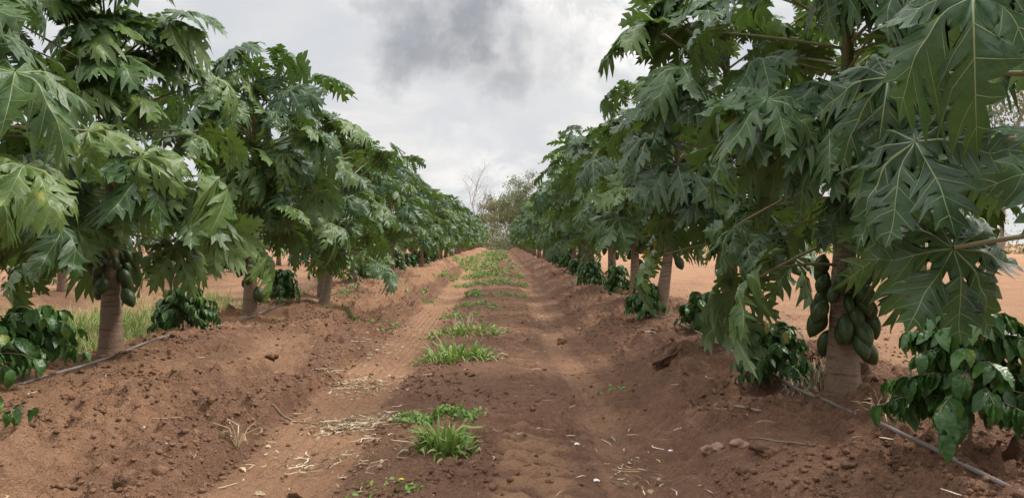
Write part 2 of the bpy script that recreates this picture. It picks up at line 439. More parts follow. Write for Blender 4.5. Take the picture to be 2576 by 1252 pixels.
def trunk_geo(stem, seg, sides, rng, tint=0.0):
    g = Geo(); h = np.linspace(-0.12, stem.H, seg)
    t = np.clip(h, 0, None); P = stem.p(h); rad = stem.rad(t)
    if seg > 30: rad = rad * (1 + 0.022 * np.sign(np.sin(h * 2 * math.pi / 0.13 + 1.5 * vnoise(h * 3, h * 0, 3))) * np.abs(np.sin(h * 2 * math.pi / 0.13)) ** 0.3 * 0.8 + 0.03 * vnoise(h * 5, h * 0, 9))
    add_tube(g, P, rad, sides, 0, tint)
    return g

def add_leaf(g, rng, pos, out, size, tilt, roll, detail, tint, droop=None, yaw=0.0):
    """pos: where the stalk meets the blade; out: horizontal heading of the middle lobe"""
    L = LEAF[detail]; j = rng.randint(len(L)) if droop is None else min(len(L) - 1, int(droop * len(L)))
    V, F, Mi = L[j]
    a = math.atan2(out[1], out[0]) + yaw
    y = np.array([math.cos(a) * math.cos(tilt), math.sin(a) * math.cos(tilt), -math.sin(tilt)])
    x = np.array([math.sin(a), -math.cos(a), 0.0])
    z = np.cross(x, y)
    x, z = x * math.cos(roll) + z * math.sin(roll), z * math.cos(roll) - x * math.sin(roll)
    sx = -1 if rng.rand() < 0.5 else 1
    W = (V * [sx, 1, 1]) @ np.stack([x, y, z]) * size + pos
    if sx < 0: F = F[:, ::-1]
    g.add(W, F, Mi, tint)

def crown_geo(rng, stem, n=60, h0=0.95, detail=2, size=0.5, reach=1.1, tints=(0.05, 0.7), yellow=0, low_droop=0.58, front=0, fdir=-90, extra=()):
    g = Geo(); az0 = rng.rand() * 6.28
    for (jx, jy, jz, ah, hd, tl, sz, dr) in extra:      # leaves whose place the picture shows one by one
        p0 = stem.p(np.array(ah)); J = np.array([jx, jy, jz]); s = np.linspace(0, 1, 8)
        P = p0 + np.outer(s, J - p0) + np.outer(0.12 * s * (1 - s), [0, 0, 1.0])
        add_tube(g, P, 0.0145 * (1 - .4 * s), 7, 2, 0.3, cap=False)
        add_leaf(g, rng, J, np.array([math.cos(R(hd)), math.sin(R(hd)), 0]), sz, R(tl), 0.12 * rng.randn(), detail, float(rng.uniform(*tints)) * .6, dr)
    for i in range(n + front):
        t = i / (n - 1.0) if i < n else rng.uniform(.22, .85)   # 0 lowest, 1 the growing tip
        h = h0 + (stem.H - 0.02 - h0) * (t ** 0.78)
        az = az0 + i * 2.39996 + rng.randn() * 0.22
        if i >= n: az = R(fdir + rng.uniform(-50, 50))
        el = R(-3 + 62 * t ** 1.5 + rng.randn() * 8)
        ln = reach * (1.0 - 0.68 * sstep(0.80, 1.0, t)) * (0.45 + 0.65 * rng.rand()) * (0.86 + 0.14 * sstep(0, .3, t))
        sz = size * (1.0 - 0.55 * sstep(0.85, 1.0, t)) * (0.70 + 0.50 * rng.rand() ** 0.8)
        o = np.array([math.cos(az), math.sin(az), 0.0])
        p0 = stem.p(np.array(h)); r0 = float(stem.rad(h)) * 0.8
        m = 7 if detail == 2 else 4
        s = np.linspace(0, 1, m)
        sag = 0.08 + 0.10 * rng.rand()
        P = p0 + np.outer(r0 + ln * s * math.cos(el), o) + np.outer(ln * (math.sin(el) * s - sag * s * s * (1.1 - t)), [0, 0, 1.0])
        is_y = i < yellow
        P = P + np.outer(s * s * rng.randn() * 0.06, np.cross(o, [0, 0, 1]))
        add_tube(g, P, 0.0135 * (1 - 0.45 * s) * (0.6 + 0.4 * sz / size), 6 if detail == 2 else 4, 2, 0.15 + 0.6 * rng.rand() * (1 - t), cap=False)
        tilt = R(6 + 62 * low_droop * (1 - t) ** 1.1 - 22 * sstep(.8, 1, t) + rng.randn() * 9)
        dr = np.clip(0.75 - 0.55 * t + rng.randn() * 0.25, 0, 0.99)
        tint = rng.uniform(*tints) * (0.75 + 0.35 * (1 - t)) + (0.10 if t < 0.2 else 0)
        tint = min(tint, 0.60)
        if rng.rand() < .08: tint = rng.uniform(.55, .66)
        if is_y: tint = rng.uniform(0.86, 1.0); tilt = R(75)
        add_leaf(g, rng, P[-1], o, sz, tilt, rng.randn() * 0.38, detail, float(np.clip(tint, 0, 1)), dr, rng.randn() * 0.35)
    # folded young leaves round the tip
    top = stem.p(np.array(stem.H))
    for i in range(5 if detail else 2):
        az = rng.rand() * 6.28; o = np.array([math.cos(az), math.sin(az), 0])
        P = top + np.array([[0, 0, 0], [0.03 * o[0], 0.03 * o[1], 0.10], [0.07 * o[0], 0.07 * o[1], 0.2]])
        add_tube(g, P, [0.008, 0.007, 0.005], 4, 2, 0.2, cap=False)
        add_leaf(g, rng, P[-1], o, size * 0.33, R(-35), 0.2 * rng.randn(), max(detail, 0), 0.6, 0.9)
    return g

def fruit_mesh(rng):
    g = Geo(); k = 14; n = 15
    t = np.linspace(0, 1, k)
    prof = np.sin(math.pi * np.clip(t * 0.985 + 0.008, 0, 1) ** 0.82) ** 0.72
    prof = prof * (0.78 + 0.34 * t)
    a = np.arange(n) * 2 * math.pi / n
    V = []
    for i in range(k):
        r = 0.30 * prof[i] * (1 + 0.035 * np.cos(5 * a))
        V.append(np.stack([r * np.cos(a), r * np.sin(a), np.full(n, -t[i])], -1))
    V = np.concatenate(V + [np.array([[0, 0, 0.0]]), np.array([[0, 0, -1.015]])])
    F = np.array([[i * n + j, (i + 1) * n + j, (i + 1) * n + (j + 1) % n, i * n + (j + 1) % n] for i in range(k - 1) for j in range(n)])
    T = np.array([[k * n, j, (j + 1) % n] for j in range(n)] + [[k * n + 1, (k - 1) * n + (j + 1) % n, (k - 1) * n + j] for j in range(n)])
    g.add(V, F); g.F.append((T, np.zeros(len(T), int)))
    return g.mesh('papaya_fruit', [M['fruit']])
FRUIT = fruit_mesh(rs(2))

def add_fruit(root, stem, rng, n, f0, f1, spread=1.0):
    for i in range(n):
        t = i / max(1, n - 1); h = f0 + (f1 - f0) * t ** 0.65
        az = i * 2.39996 + rng.randn() * 0.35
        if spread is not None and rng.rand() > 2: continue
        ln = (0.23 - 0.085 * t) * (0.75 + 0.45 * rng.rand())
        o = np.array([math.cos(az), math.sin(az), 0])
        p = stem.p(np.array(h)) + o * (float(stem.rad(h)) + 0.015 + 0.05 * rng.rand())
        fo = bpy.data.objects.new('fruit', FRUIT); COL.objects.link(fo); fo.parent = root
        tilt = R(12 + 26 * rng.rand())
        ax = Vector((math.cos(az + math.pi / 2), math.sin(az + math.pi / 2), 0))
        fo.rotation_mode = 'QUATERNION'
        fo.rotation_quaternion = Matrix.Rotation(-tilt, 4, ax).to_quaternion()
        fo.location = p; w = ln * (0.88 + 0.3 * rng.rand())
        fo.scale = (w, w, ln)

def papaya(seed, stem, fruits=(10, 0.5, 1.1), detail=2, ttint=0.0, **kw):
    rng = rs(seed)
    root = empty('papaya_tree')
    trunk_geo(stem, 60 if detail == 2 else (24 if detail else 8), 18 if detail == 2 else 9, rng, ttint).build('trunk', [M['trunk']], root)
    crown_geo(rng, stem, detail=detail, **kw).build('crown', [M['leaf'], M['vein'], M['stalk']], root)
    if fruits: add_fruit(root, stem, rng, *fruits)
    return root

def put(o, x, y, rz=0.0, sc=1.0, tilt=(0, 0)):
    o.location = (x, y, hz(x, y) - 0.01); o.rotation_euler = (tilt[0], tilt[1], rz); o.scale = (sc, sc, sc)

GR, GL = 'papaya trees of the row right of the track', 'papaya trees of the row left of the track'
near = [
    # side, x, y, seed, stem, fruits, crown options, label
    (GR, 2.62, 2.75, 101, Stem(3.0), (8, 1.2, 1.7), dict(n=20, h0=1.9, size=0.46, reach=0.95, extra=[(-1.08, .10, 1.42, 1.35, 214, 54, .47, .5), (-1.02, -.15, 1.88, 1.75, 236, 46, .45, .65), (-1.08, .30, 1.70, 1.6, 246, 60, .42, .75), (-.92, .12, 1.02, 1.1, 265, 72, .40, .5), (-.80, -.35, 1.32, 1.4, 290, 62, .42, .3), (-.62, -.2, 2.2, 1.9, 215, 40, .45, .2)], tints=(0.0, 0.4)), 'papaya whose big pale-veined leaves reach in on bare stalks from the right frame edge'),
    (GR, 2.50, 5.60, 102, Stem(3.4, (0.01, 0), r0=0.125), (40, 0.50, 1.14), dict(n=52, h0=1.05, front=16, fdir=-115, size=0.54, reach=1.0, tints=(0.0, 0.4)), 'papaya with thick trunk ringed by dark green fruit almost down to the soil'),
    (GR, 2.43, 8.10, 103, Stem(3.3, (-0.02, 0.0)), (14, 1.0, 1.6), dict(n=48, h0=1.12, front=12, fdir=-120, size=0.54, reach=1.0, tints=(0.0, 0.45)), 'papaya with pale trunk foot showing between coffee bushes, second in the right row'),
    (GR, 2.36, 11.5, 104, Stem(3.2, (0.17, 0.0), (-0.25, 0), r0=0.105), (10, 0.9, 1.6), dict(n=48, h0=1.4, size=0.53, reach=0.98, tints=(0.0, 0.45)), 'papaya with a bare trunk slanting strongly to the right above the bank'),
    (GR, 2.52, 14.5, 105, Stem(3.2), (9, 0.8, 1.4), dict(n=48, h0=1.25, size=0.53, reach=0.98, tints=(0.0, 0.45), yellow=1), 'papaya with upright grey trunk standing just behind the slanting one'),
    (GL, -3.80, 4.85, 201, Stem(3.0), (10, 0.5, 1.1), dict(n=50, h0=1.2, size=0.54, reach=1.1, tints=(0.05, 0.45)), 'papaya whose leaves and long stalks come in from the left frame edge'),
    (GL, -3.84, 7.60, 202, Stem(3.15, (0.01, 0)), (20, 0.66, 1.15), dict(n=58, h0=1.05, front=18, fdir=-55, size=0.54, reach=1.08, tints=(0.1, 0.75)), 'papaya with stout ringed trunk and green fruit hanging right of it, nearest left trunk'),
    (GL, -3.72, 11.4, 203, Stem(3.2, (0.03, 0)), (20, 0.45, 1.3), dict(n=60, h0=1.25, front=14, fdir=-72, size=0.55, reach=1.18, tints=(0.1, 0.7)), 'papaya with long fruit down its tapering trunk, second trunk along the left bank'),
    (GL, -3.05, 13.2, 204, Stem(2.3, (0.20, 0.0), (-0.1, 0), r0=0.085), (1, 1.0, 1.1), dict(n=26, h0=1.0, size=0.46, reach=0.9, tints=(0.1, 0.5)), 'slender young papaya with greenish leaning trunk and few leaves'),
    (GL, -3.62, 15.6, 205, Stem(3.4), (10, 0.7, 1.3), dict(n=54, h0=1.15, front=8, fdir=-75, size=0.54, reach=1.1, tints=(0.1, 0.65)), 'tall papaya right behind the slender leaning one in the left row'),
]
for (grp, x, y, seed, stem, fr, kw, lab) in near:
    o = papaya(seed, stem, fr, 2, 0.22 if seed == 204 else 0.0, **kw); put(o, x, y); tag(o, lab, 'papaya tree', grp)

protos = {}
for v in range(4):
    protos['mid', v] = papaya(300 + v, Stem(3.15 + 0.1 * v, (0.02 * (v - 1.5), 0.01)), (7, 0.6, 1.2), 1, n=48, h0=1.2, size=0.53, reach=1.02, tints=(0.05, 0.6))
for v in range(4):
    protos['far', v] = papaya(400 + v, Stem(3.1 + 0.12 * v), None, 0, n=46, h0=1.05, size=0.54, reach=1.0, tints=(0.05, 0.6))
protos['gold', 0] = papaya(500, Stem(3.2), None, 1, n=48, h0=1.2, size=0.53, reach=1.02, tints=(0.05, 0.6), yellow=5)
used = {}
def place(kind, v, x, y, rz, sc, lab, grp):
    p = protos[kind, v]
    o = p if not used.get((kind, v)) else copy_tree(p)
    used[kind, v] = True
    put(o, x, y, rz, sc, (R(random.uniform(-2.5, 2.5)), R(random.uniform(-2.5, 2.5)))); tag(o, lab, 'papaya tree', grp)
    return o

random.seed(5)
mid_labels_R = ['papaya with dark bare trunk between two coffee bushes beyond the slanting trunk', 'papaya with pale trunk base beside dry grass, beyond the last clearly seen right trunks']
y = 17.3; i = 0
while y < 150:
    far = y > 42
    kind = 'far' if far else 'mid'
    lab = 'far papaya whose crown melts into the dark green right row'
    if i < 2: lab = mid_labels_R[i]
    elif i == 4: kind, lab = 'gold', 'papaya with bright yellow lower leaves in the right row'
    elif not far: lab = 'mid distance papaya whose crown overlaps its neighbours in the right row'
    place(kind, 0 if kind == 'gold' else (i * 3 + i // 4) % 4, RX + random.uniform(-.12, .12), y, random.uniform(0, 6.28), random.uniform(.93, 1.06), lab, GR)
    y += 2.9 * random.uniform(.93, 1.07); i += 1
mid_labels_L = ['papaya with short red brown trunk behind the bright green coffee bush on left bank', 'papaya with thin pale trunk at the left bank edge, beyond the short red brown one']
y = 19.3; i = 0
while y < 150:
    far = y > 42
    kind = 'far' if far else 'mid'
    lab = 'far papaya whose crown melts into the glossy green left row'
    if i < 2: lab = mid_labels_L[i]
    elif not far: lab = 'mid distance papaya whose crown overlaps its neighbours in the left row'
    place(kind, (i * 3 + 1 + i // 4) % 4, LX + 0.15 + random.uniform(-.12, .12), y, random.uniform(0, 6.28), random.uniform(.93, 1.06), lab, GL)
    y += 2.9 * random.uniform(.93, 1.07); i += 1
y = 9.0; i = 0
while y < 52:
    place('mid' if y < 30 else 'far', (i * 3 + 2) % 4, -9.95 + random.uniform(-.15, .15), y, random.uniform(0, 6.28), random.uniform(.9, 1.03),
          'papaya in the next row, glimpsed through the gaps of the left row', 'papaya trees of the next row to the left')
    y += 2.9 * random.uniform(.93, 1.07); i += 1

# ------------------------------------------------------------------ coffee bushes
def oval_leaf(nseg=6, w=0.24, droop=1.0, fold=0.25, wav=0.03, ph=0.0):
    t = np.linspace(0, 1, nseg + 1)
    hw = w * np.sin(math.pi * t ** 0.8) ** 0.85 * (1 - 0.25 * t)
    a = droop * t; yy = np.sin(a) / max(droop, 1e-3); zz = -(1 - np.cos(a)) / max(droop, 1e-3)
    V = []
    for i in range(nseg + 1):
        wv = wav * math.sin(i * 2.3 + ph)
        V += [[-hw[i], yy[i], zz[i] + fold * hw[i] + wv], [0, yy[i], zz[i]], [hw[i], yy[i], zz[i] + fold * hw[i] - wv]]
    F = []
    for i in range(nseg):
        for j in (0, 1): F.append([i * 3 + j, i * 3 + j + 1, (i + 1) * 3 + j + 1, (i + 1) * 3 + j])
    return np.array(V), np.array(F)
OV = [oval_leaf(9, 0.25 + 0.045 * (i % 2), 0.5 + 0.25 * i, 0.3, 0.035, i) for i in range(5)]

def put_leaf(g, rng, pos, az, tilt, size, tint, roll=0.0, tab=None, mat=0):
    tab = tab or OV
    V, F = tab[rng.randint(len(tab))]
    y = np.array([math.cos(az) * math.cos(tilt), math.sin(az) * math.cos(tilt), -math.sin(tilt)])
    x = np.array([math.sin(az), -math.cos(az), 0.0]); z = np.cross(x, y)
    x, z = x * math.cos(roll) + z * math.sin(roll), z * math.cos(roll) - x * math.sin(roll)
    g.add(V @ np.stack([x, y, z]) * size + pos, F, mat, tint)

def coffee(seed, H=0.72, W=0.40, n=330, leafsize=0.15, base=0.28, bright=0.0):
    rng = rs(seed); root = empty('coffee_bush')
    st = Geo()
    add_tube(st, [[0, 0, -0.05], [0.01, 0, H * .3], [0, 0.01, H * .6], [0, 0, H * .9]], [0.013, 0.011, 0.008, 0.004], 7, 0)
    g = Geo(); nb = 34
    for b in range(nb):
        t = b / (nb - 1); h = H * (base + (0.98 - base) * t); az = b * 2.4 + rng.randn() * .2
        ln = W * (1.0 - 0.62 * t ** 1.6) * (0.75 + 0.35 * rng.rand()); o = np.array([math.cos(az), math.sin(az), 0])
        up = 0.35 + 0.5 * t; s = np.linspace(0, 1, 5)
        P = np.array([0, 0, h]) + np.outer(ln * s, o) + np.outer(ln * (up * s - 0.50 * s * s), [0, 0, 1.0])
        add_tube(st, P, 0.0045 * (1 - .6 * s), 4, 0, cap=False)
        m = max(4, int(n / nb))
        for k in range(m):
            q = 0.12 + 0.88 * (k // 2 + 0.7) / (m / 2)
            q = min(q, 1.0)
            p = np.array([np.interp(q, s, P[:, c]) for c in range(3)])
            la = az + (1 if k % 2 else -1) * (0.9 - 0.4 * q) + rng.randn() * .25
            tint = np.clip(0.15 + 0.4 * rng.rand() + bright + (0.35 if (q > .9 and t > .6 and rng.rand() < .45) else 0), 0, 0.84)
            if rng.rand() < 0.006: tint = 0.93
            put_leaf(g, rng, p, la, R(12 + 48 * rng.rand() + 22 * (1 - t)), leafsize * (0.7 + 0.5 * rng.rand()), float(tint), rng.randn() * .3)
    st.build('stem', [M['twig']], root)
    g.build('foliage', [M['coffee']], root)
    return root
CG = 'coffee bushes planted between the papayas'
cb = [(at(2455, 1150, .40), 11, dict(H=.66, W=.42, n=760, leafsize=.135), 'big glossy coffee bush in the right corner beside the irrigation hose'),
      (at(1950, 935, .41), 12, dict(H=.60, W=.40, n=400, leafsize=.14), 'dark coffee bush with a yellowed leaf tip, between the two nearest right trunks'),
      (at(1625, 790, .40), 13, dict(H=.62, W=.36, n=400), 'round coffee bush at the foot of the slanting papaya trunk'),
      (at(1770, 835, .40), 14, dict(H=.55, W=.36, n=360), 'small coffee bush half covered by low papaya leaves left of a pale trunk foot'),
      (at(1490, 722, .40), 15, dict(H=.72, W=.42, n=400), 'farthest clearly seen coffee bush along the right bank'),
      (at(1553, 738, .40), 16, dict(H=.70, W=.36, n=360), 'narrow drooping coffee bush between two bare right row trunks'),
      (at(100, 962, .40), 21, dict(H=.66, W=.42, n=300, leafsize=.16, base=.38), 'dark coffee bush with broad drooping leaves at the left edge by the hose'),
      (at(465, 838, .40), 22, dict(H=.60, W=.46, n=480), 'rounded full coffee bush between the two nearest left papaya trunks'),
      (at(712, 768, .40), 23, dict(H=.66, W=.36, n=380), 'dark coffee bush right of the second left papaya trunk'),
      (at(835, 728, .38), 24, dict(H=.85, W=.62, n=360, bright=.38), 'bright green leafy coffee bush behind the slender leaning papaya'),
      (at(905, 712, .38), 25, dict(H=.8, W=.5, n=400), 'shaded coffee bush beside the short red brown papaya trunk'),
      (at(-45, 1000, .40), 26, dict(H=.60, W=.40, n=240, leafsize=.16), 'coffee bush cut off by the left edge, only some leaves showing')]
for (xy, sd, kw, lab) in cb:
    o = coffee(sd, **kw); put(o, xy[0], xy[1], sd * 1.3, 1.0 if sd in (11, 24) else 0.86); tag(o, lab, 'coffee bush', CG)
for k in range(7):
    o = copy_tree(bpy.data.objects['coffee_bush.00%d' % (2 + k % 3)])
    put(o, -9.85 + random.uniform(-.1, .1), 10.4 + k * 2.9 + random.uniform(-.3, .3), k * 1.7, 1.15)
    tag(o, 'coffee bush in the next row, dark beyond the grass left of the near row', 'coffee bush', CG)
for k in range(9):
    o = copy_tree(bpy.data.objects['coffee_bush.00%d' % (2 + k % 3)])
    sx = (RX - 0.05) if k % 2 else (LX + 0.15)
    put(o, sx + random.uniform(-.1, .1), 21.8 + k * 2.1 + random.uniform(-.3, .3), k * 1.1, 1.05)
    tag(o, 'distant coffee bush, a dark patch under the right row crowns' if k % 2 else 'distant coffee bush, a dark patch under the left row crowns', 'coffee bush', CG)
# seedling poking in at the lower left
rng = rs(77); sp = empty('coffee_seedling')
st = Geo(); fl = Geo()
for b, (dx, dy, h) in enumerate([(0.22, 0.02, .17), (0.12, -.05, .22), (-.1, .05, .25), (0.24, .1, .12)]):
    P = np.array([[0, 0, 0], [dx * .4, dy * .4, h * .6], [dx, dy, h]]); add_tube(st, P, [.006, .004, .003], 5)
    for k in range(5):
        put_leaf(fl, rng, P[-1] * (0.6 + 0.1 * k), rng.rand() * 6.28, R(30 + 40 * rng.rand()), .075 + .03 * rng.rand(), 0.4 + .35 * rng.rand(), rng.randn() * .3)
st.build('stem', [M['twig']], sp); fl.build('foliage', [M['coffee']], sp)
xy = at(-35, 1120, .30); put(sp, xy[0], xy[1]); tag(sp, 'small green seedling poking in low at the left frame edge', 'seedling')

# ------------------------------------------------------------------ irrigation hoses
def hose(x0, y0, y1, seed, label):
    ys_ = np.concatenate([np.arange(y0, 22, 0.22), np.arange(22, y1, 1.0)])
    x = x0 + 0.05 * fbm(ys_ * 0.5, ys_ * 0, 3, seed) + 0.02 * vnoise(ys_ * 1.7, ys_ * 0, seed + 3)
    z = height(x, ys_) ; z = np.convolve(np.pad(z, 4, 'edge'), np.ones(9) / 9, 'valid') + 0.022
    g = Geo(); add_tube(g, np.stack([x, ys_, z], -1), 0.0125, 8); o = g.build('irrigation_hose', [M['hose']])
    tag(o, label, 'hose', 'drip irrigation hoses'); return o
hose(-3.60, 3.4, 70, 61, 'grey irrigation hose lying along the left papaya row')
hose(2.27, 1.2, 70, 67, 'grey irrigation hose lying along the right papaya row')

# ------------------------------------------------------------------ weeds and grass
def grass_geo(g, rng, n, rad, h, center=(0, 0, 0), tint=(0.1, 0.7), w=0.012, flat=0.5, ground=None):
    for i in range(n):
        a = rng.rand() * 6.28; r = rad * math.sqrt(rng.rand()); p = np.array([math.cos(a) * r, math.sin(a) * r * 0.8, 0])
        la = a + rng.randn() * .7; L = h * (0.55 + 0.7 * rng.rand()); bend = flat * (0.3 + rng.rand()) * (0.4 + 0.8 * r / rad)
        s = np.linspace(0, 1, 5); o = np.array([math.cos(la), math.sin(la), 0]); sd = np.array([-o[1], o[0], 0])
        th = bend * s * 1.5
        P = p + np.array(center) + np.outer(L * s * np.sin(th), o) + np.outer(L * s * np.cos(th), [0, 0, 1])
        ww = w * (0.6 + 0.6 * rng.rand()) * np.array([0.7, 1, .85, .5, 0.05])
        V = np.concatenate([P - ww[:, None] * sd, P + ww[:, None] * sd])
        F = [[j, j + 1, 5 + j + 1, 5 + j] for j in range(4)]
        g.add(V, F, 0, float(rng.uniform(*tint)))
OVW = [oval_leaf(3, 0.30, 0.5 + 0.3 * i, 0.15, 0.0, i) for i in range(4)]
def weed_geo(g, rng, n, rx, ry, h, lsize=.035, tint=(0.1, 0.7)):
    n = int(n * 0.6)
    for i in range(n):
        a = rng.rand() * 6.28; r = math.sqrt(rng.rand()); p = np.array([math.cos(a) * r * rx, math.sin(a) * r * ry, 0])
        if vnoise(np.array([p[0] * 2.2 / rx]), np.array([p[1] * 2.2 / ry + n]), n % 17)[0] < -0.12: continue
        if i % 3 == 0: add_tube(g, [[0, 0, .006], p * [.5, .5, 0] + [rng.randn() * .05 * rx, rng.randn() * .05 * ry, .008], p + [0, 0, .008]], .002, 3, 0, .75, cap=False)
        hh = h * (1 - 0.6 * r) * rng.rand(); top = p + [rng.randn() * .03, rng.randn() * .03, hh + 0.01]
        t = float(rng.uniform(*tint))
        for k in range(5):
            put_leaf(g, rng, top - np.array([0, 0, 0.012 * k]) + rng.randn(3) * [0.02, .02, 0.004], rng.rand() * 6.28, R(-25 + 50 * rng.rand()), lsize * (.6 + .8 * rng.rand()), t, rng.randn() * .4, OVW)
        if hh > 0.04: add_tube(g, [p, top], 0.002, 3, 0, 0.55, cap=False)

def drape(o, x, y):
    """settle the loose plants of a patch on the uneven ground they grow from"""
    me = o.data; n = len(me.vertices); c = np.empty(n * 3, np.float32); me.vertices.foreach_get('co', c); c = c.reshape(-1, 3)
    z0 = hz(x, y); c[:, 2] += height(c[:, 0] + x, c[:, 1] + y) - z0
    me.vertices.foreach_set('co', c.ravel()); me.update(); o.location = (x, y, z0)

def weed(name, px, py, h0, kind, lab, cat, grp=None, seed=0, **kw):
    x, y = at(px, py, h0); rng = rs(1000 + seed + int(px)); g = Geo()
    for part in kind: part(g, rng)
    o = g.build(name, [M['weed']]); drape(o, x, y); return tag(o, lab, cat, grp)
GW = 'green weeds growing along the middle of the track'
def G(n, r, h, **k): return lambda g, rng: grass_geo(g, rng, n, r, h, **k)
def W(n, rx, ry, h, **k): return lambda g, rng: weed_geo(g, rng, n, rx, ry, h, **k)
weed('grass_tuft', 1118, 1135, .05, [G(85, .17, .225, w=.014, flat=.6, tint=(.4, .85)), G(90, .24, .11, w=.012, flat=1.1, tint=(.4, 1))], 'bright green spiky grass tuft standing nearest on the track', 'grass tuft', GW)
weed('weed_patch', 1100, 1052, .05, [W(330, .36, .22, .10, lsize=.042), W(120, .25, .16, .06, lsize=.04)], 'low leafy weed patch just behind the nearest grass tuft', 'weeds', GW)
weed('grass_tuft', 1150, 902, .05, [G(90, .42, .25, w=.016, flat=.8, tint=(.3, .8)), G(110, .55, .16, w=.010, flat=1.2, tint=(.5, 1)), W(90, .6, .3, .06, lsize=.045)], 'wide grass clump with arching blades halfway to the creeper weeds', 'grass tuft', GW)
weed('grass_tuft', 1165, 838, .05, [G(70, .55, .2, w=.016, flat=.9, tint=(.3, .85)), G(120, .65, .14, w=.010, flat=1.3, tint=(.6, 1)), W(150, .75, .3, .07, lsize=.05)], 'flattened grass clump with dry stalks behind the wide arching one', 'grass tuft', GW)
weed('weed_patch', 1145, 792, .05, [W(150, .42, .5, .1, lsize=.06)], 'small round weed patch beside dry grass at the left wheel track', 'weeds', GW)
weed('weed_patch', 1205, 768, .05, [W(260, .55, .7, .12, lsize=.06)], 'dark leafy weed patch in the middle of the strip', 'weeds', GW)
weed('weed_patch', 1192, 742, .05, [W(110, .25, .4, .3, lsize=.07, tint=(.1, .5))], 'upright little weed standing alone on the strip', 'weeds', GW)
weed('weed_patch', 1262, 742, .05, [W(220, .9, .7, .12, lsize=.07)], 'weed patch touching the right wheel track', 'weeds', GW)
weed('weed_patch', 1275, 778, .05, [W(80, .7, .35, .05, lsize=.05, tint=(.3, .8))], 'thin flat creeper in front of the right wheel track', 'weeds', GW)
for k, (px, py, rx, ry, n) in enumerate([(1200, 714, .9, 1.3, 300), (1260, 712, 1.0, 1.4, 320), (1205, 695, 1.0, 2.0, 300), (1250, 692, 1.2, 2.2, 340), (1225, 676, 1.5, 3.4, 420), (1262, 668, 1.5, 4.0, 380), (1235, 655, 1.6, 6.0, 420), (1246, 645, 1.7, 9.0, 520), (1250, 638, 1.8, 12.0, 560)]):
    weed('weed_patch', px, py, .05, [W(int(n * 1.1), rx, ry, .18 + .05 * k, lsize=.06 + .012 * k, tint=(.3, .9))], 'far weed patch merging into the green strip up the track', 'weeds', GW, k)
GB = 'small weeds on the left bank'
weed('weed_patch', 880, 738, .37, [W(70, .5, .5, .08, lsize=.06, tint=(.3, .75))], 'bright weed sprigs on the bank right of the leaning papaya', 'weeds', GB)
weed('weed_patch', 905, 782, .33, [W(120, .75, .5, .07, lsize=.05, tint=(.35, .85))], 'creeping weed spread down the left bank edge', 'weeds', GB)
weed('weed_patch', 995, 785, .25, [W(26, .12, .12, .09, lsize=.06, tint=(.2, .6))], 'single leafy weed low on the left bank face', 'weeds', GB)
weed('weed_patch', 1068, 735, .2, [W(110, .5, 1.1, .12, lsize=.07, tint=(.3, .8))], 'weeds down the crumbling left bank beyond the bare stretch', 'weeds', GB)
weed('weed_patch', 1125, 690, .25, [W(160, .5, 1.8, .25, lsize=.09, tint=(.3, .8))], 'far weeds hanging over the left bank edge', 'weeds', GB)
weed('weed_patch', 1180, 662, .2, [W(260, .9, 4, .5, lsize=.13, tint=(.45, .75))], 'bright green weeds where the left bank meets the track far off', 'weeds', GB)
weed('weed_sprig', 300, 880, .42, [W(14, .04, .04, .16, lsize=.045, tint=(.3, .6))], 'tiny sprig at the foot of the nearest left papaya trunk', 'weed')
weed('weed_sprig', 1545, 968, .06, [W(26, .22, .12, .07, lsize=.04, tint=(.3, .8))], 'thin weed sprawling at the foot of the right bank', 'weed')
o = weed('weed_sprig', 925, 1240, .02, [W(20, .10, .07, .05, lsize=.045, tint=(.4, .7))], 'small green weed at the bottom edge of the left wheel track', 'weed')
o = weed('flowering_weed', 1010, 1244, .03, [W(26, .10, .07, .05, lsize=.045, tint=(.4, .7))], 'small weed with a yellow flower at the bottom edge', 'weed')
g = Geo(); rng = rs(5)
for k in range(8): put_leaf(g, rng, np.array([0, 0, .075]), k * .785, R(-15), .02, .5, 0, OVW)
fl_ = g.build('flower', [M['flower']], o); 
# dry grass clumps by the right hose
GD = 'dry grass clumps beside the right hose'
def dry(px, py, n, r, h, lab, flat=.6, grp=GD, name='dry_grass_tuft'):
    x, y = at(px, py, .38); rng = rs(int(px)); g = Geo(); grass_geo(g, rng, n, r, h, tint=(.55, 1), w=.0028, flat=flat)
    o = g.build(name, [M['straw']]); drape(o, x, y); tag(o, lab, 'dry grass', grp)
dry(2240, 1062, 34, .12, .20, 'pale spiky dry grass tuft between the thick fruited trunk and the corner coffee bush')
dry(2055, 958, 170, .24, .13, 'flattened straw coloured grass heap left of the thick fruited trunk', .95)
dry(1455, 712, 120, .35, .3, 'distant dry grass tuft on the right bank beside a trunk foot')
dry(1175, 772, 90, .3, .25, 'pale dry grass wisps beside the left wheel track', .9, None)
# grassy ground between the left rows
g = Geo(); rng = rs(91)
for k in range(1500):
    x = rng.uniform(-8.2, -4.5); y = rng.uniform(6.0, 19)
    if fbm(np.array([x * .7]), np.array([y * .6]), 2, 71)[0] < 0.02 and rng.rand() < .9: continue
    grass_geo(g, rng, 9, .12, .20 if rng.rand() < .75 else .42, (x, y, hz(x, y)), (.45, .98), .006, .6)
tag(g.build('grass', [M['weed']]), 'yellowish green grass growing between the left papaya rows', kind='stuff')

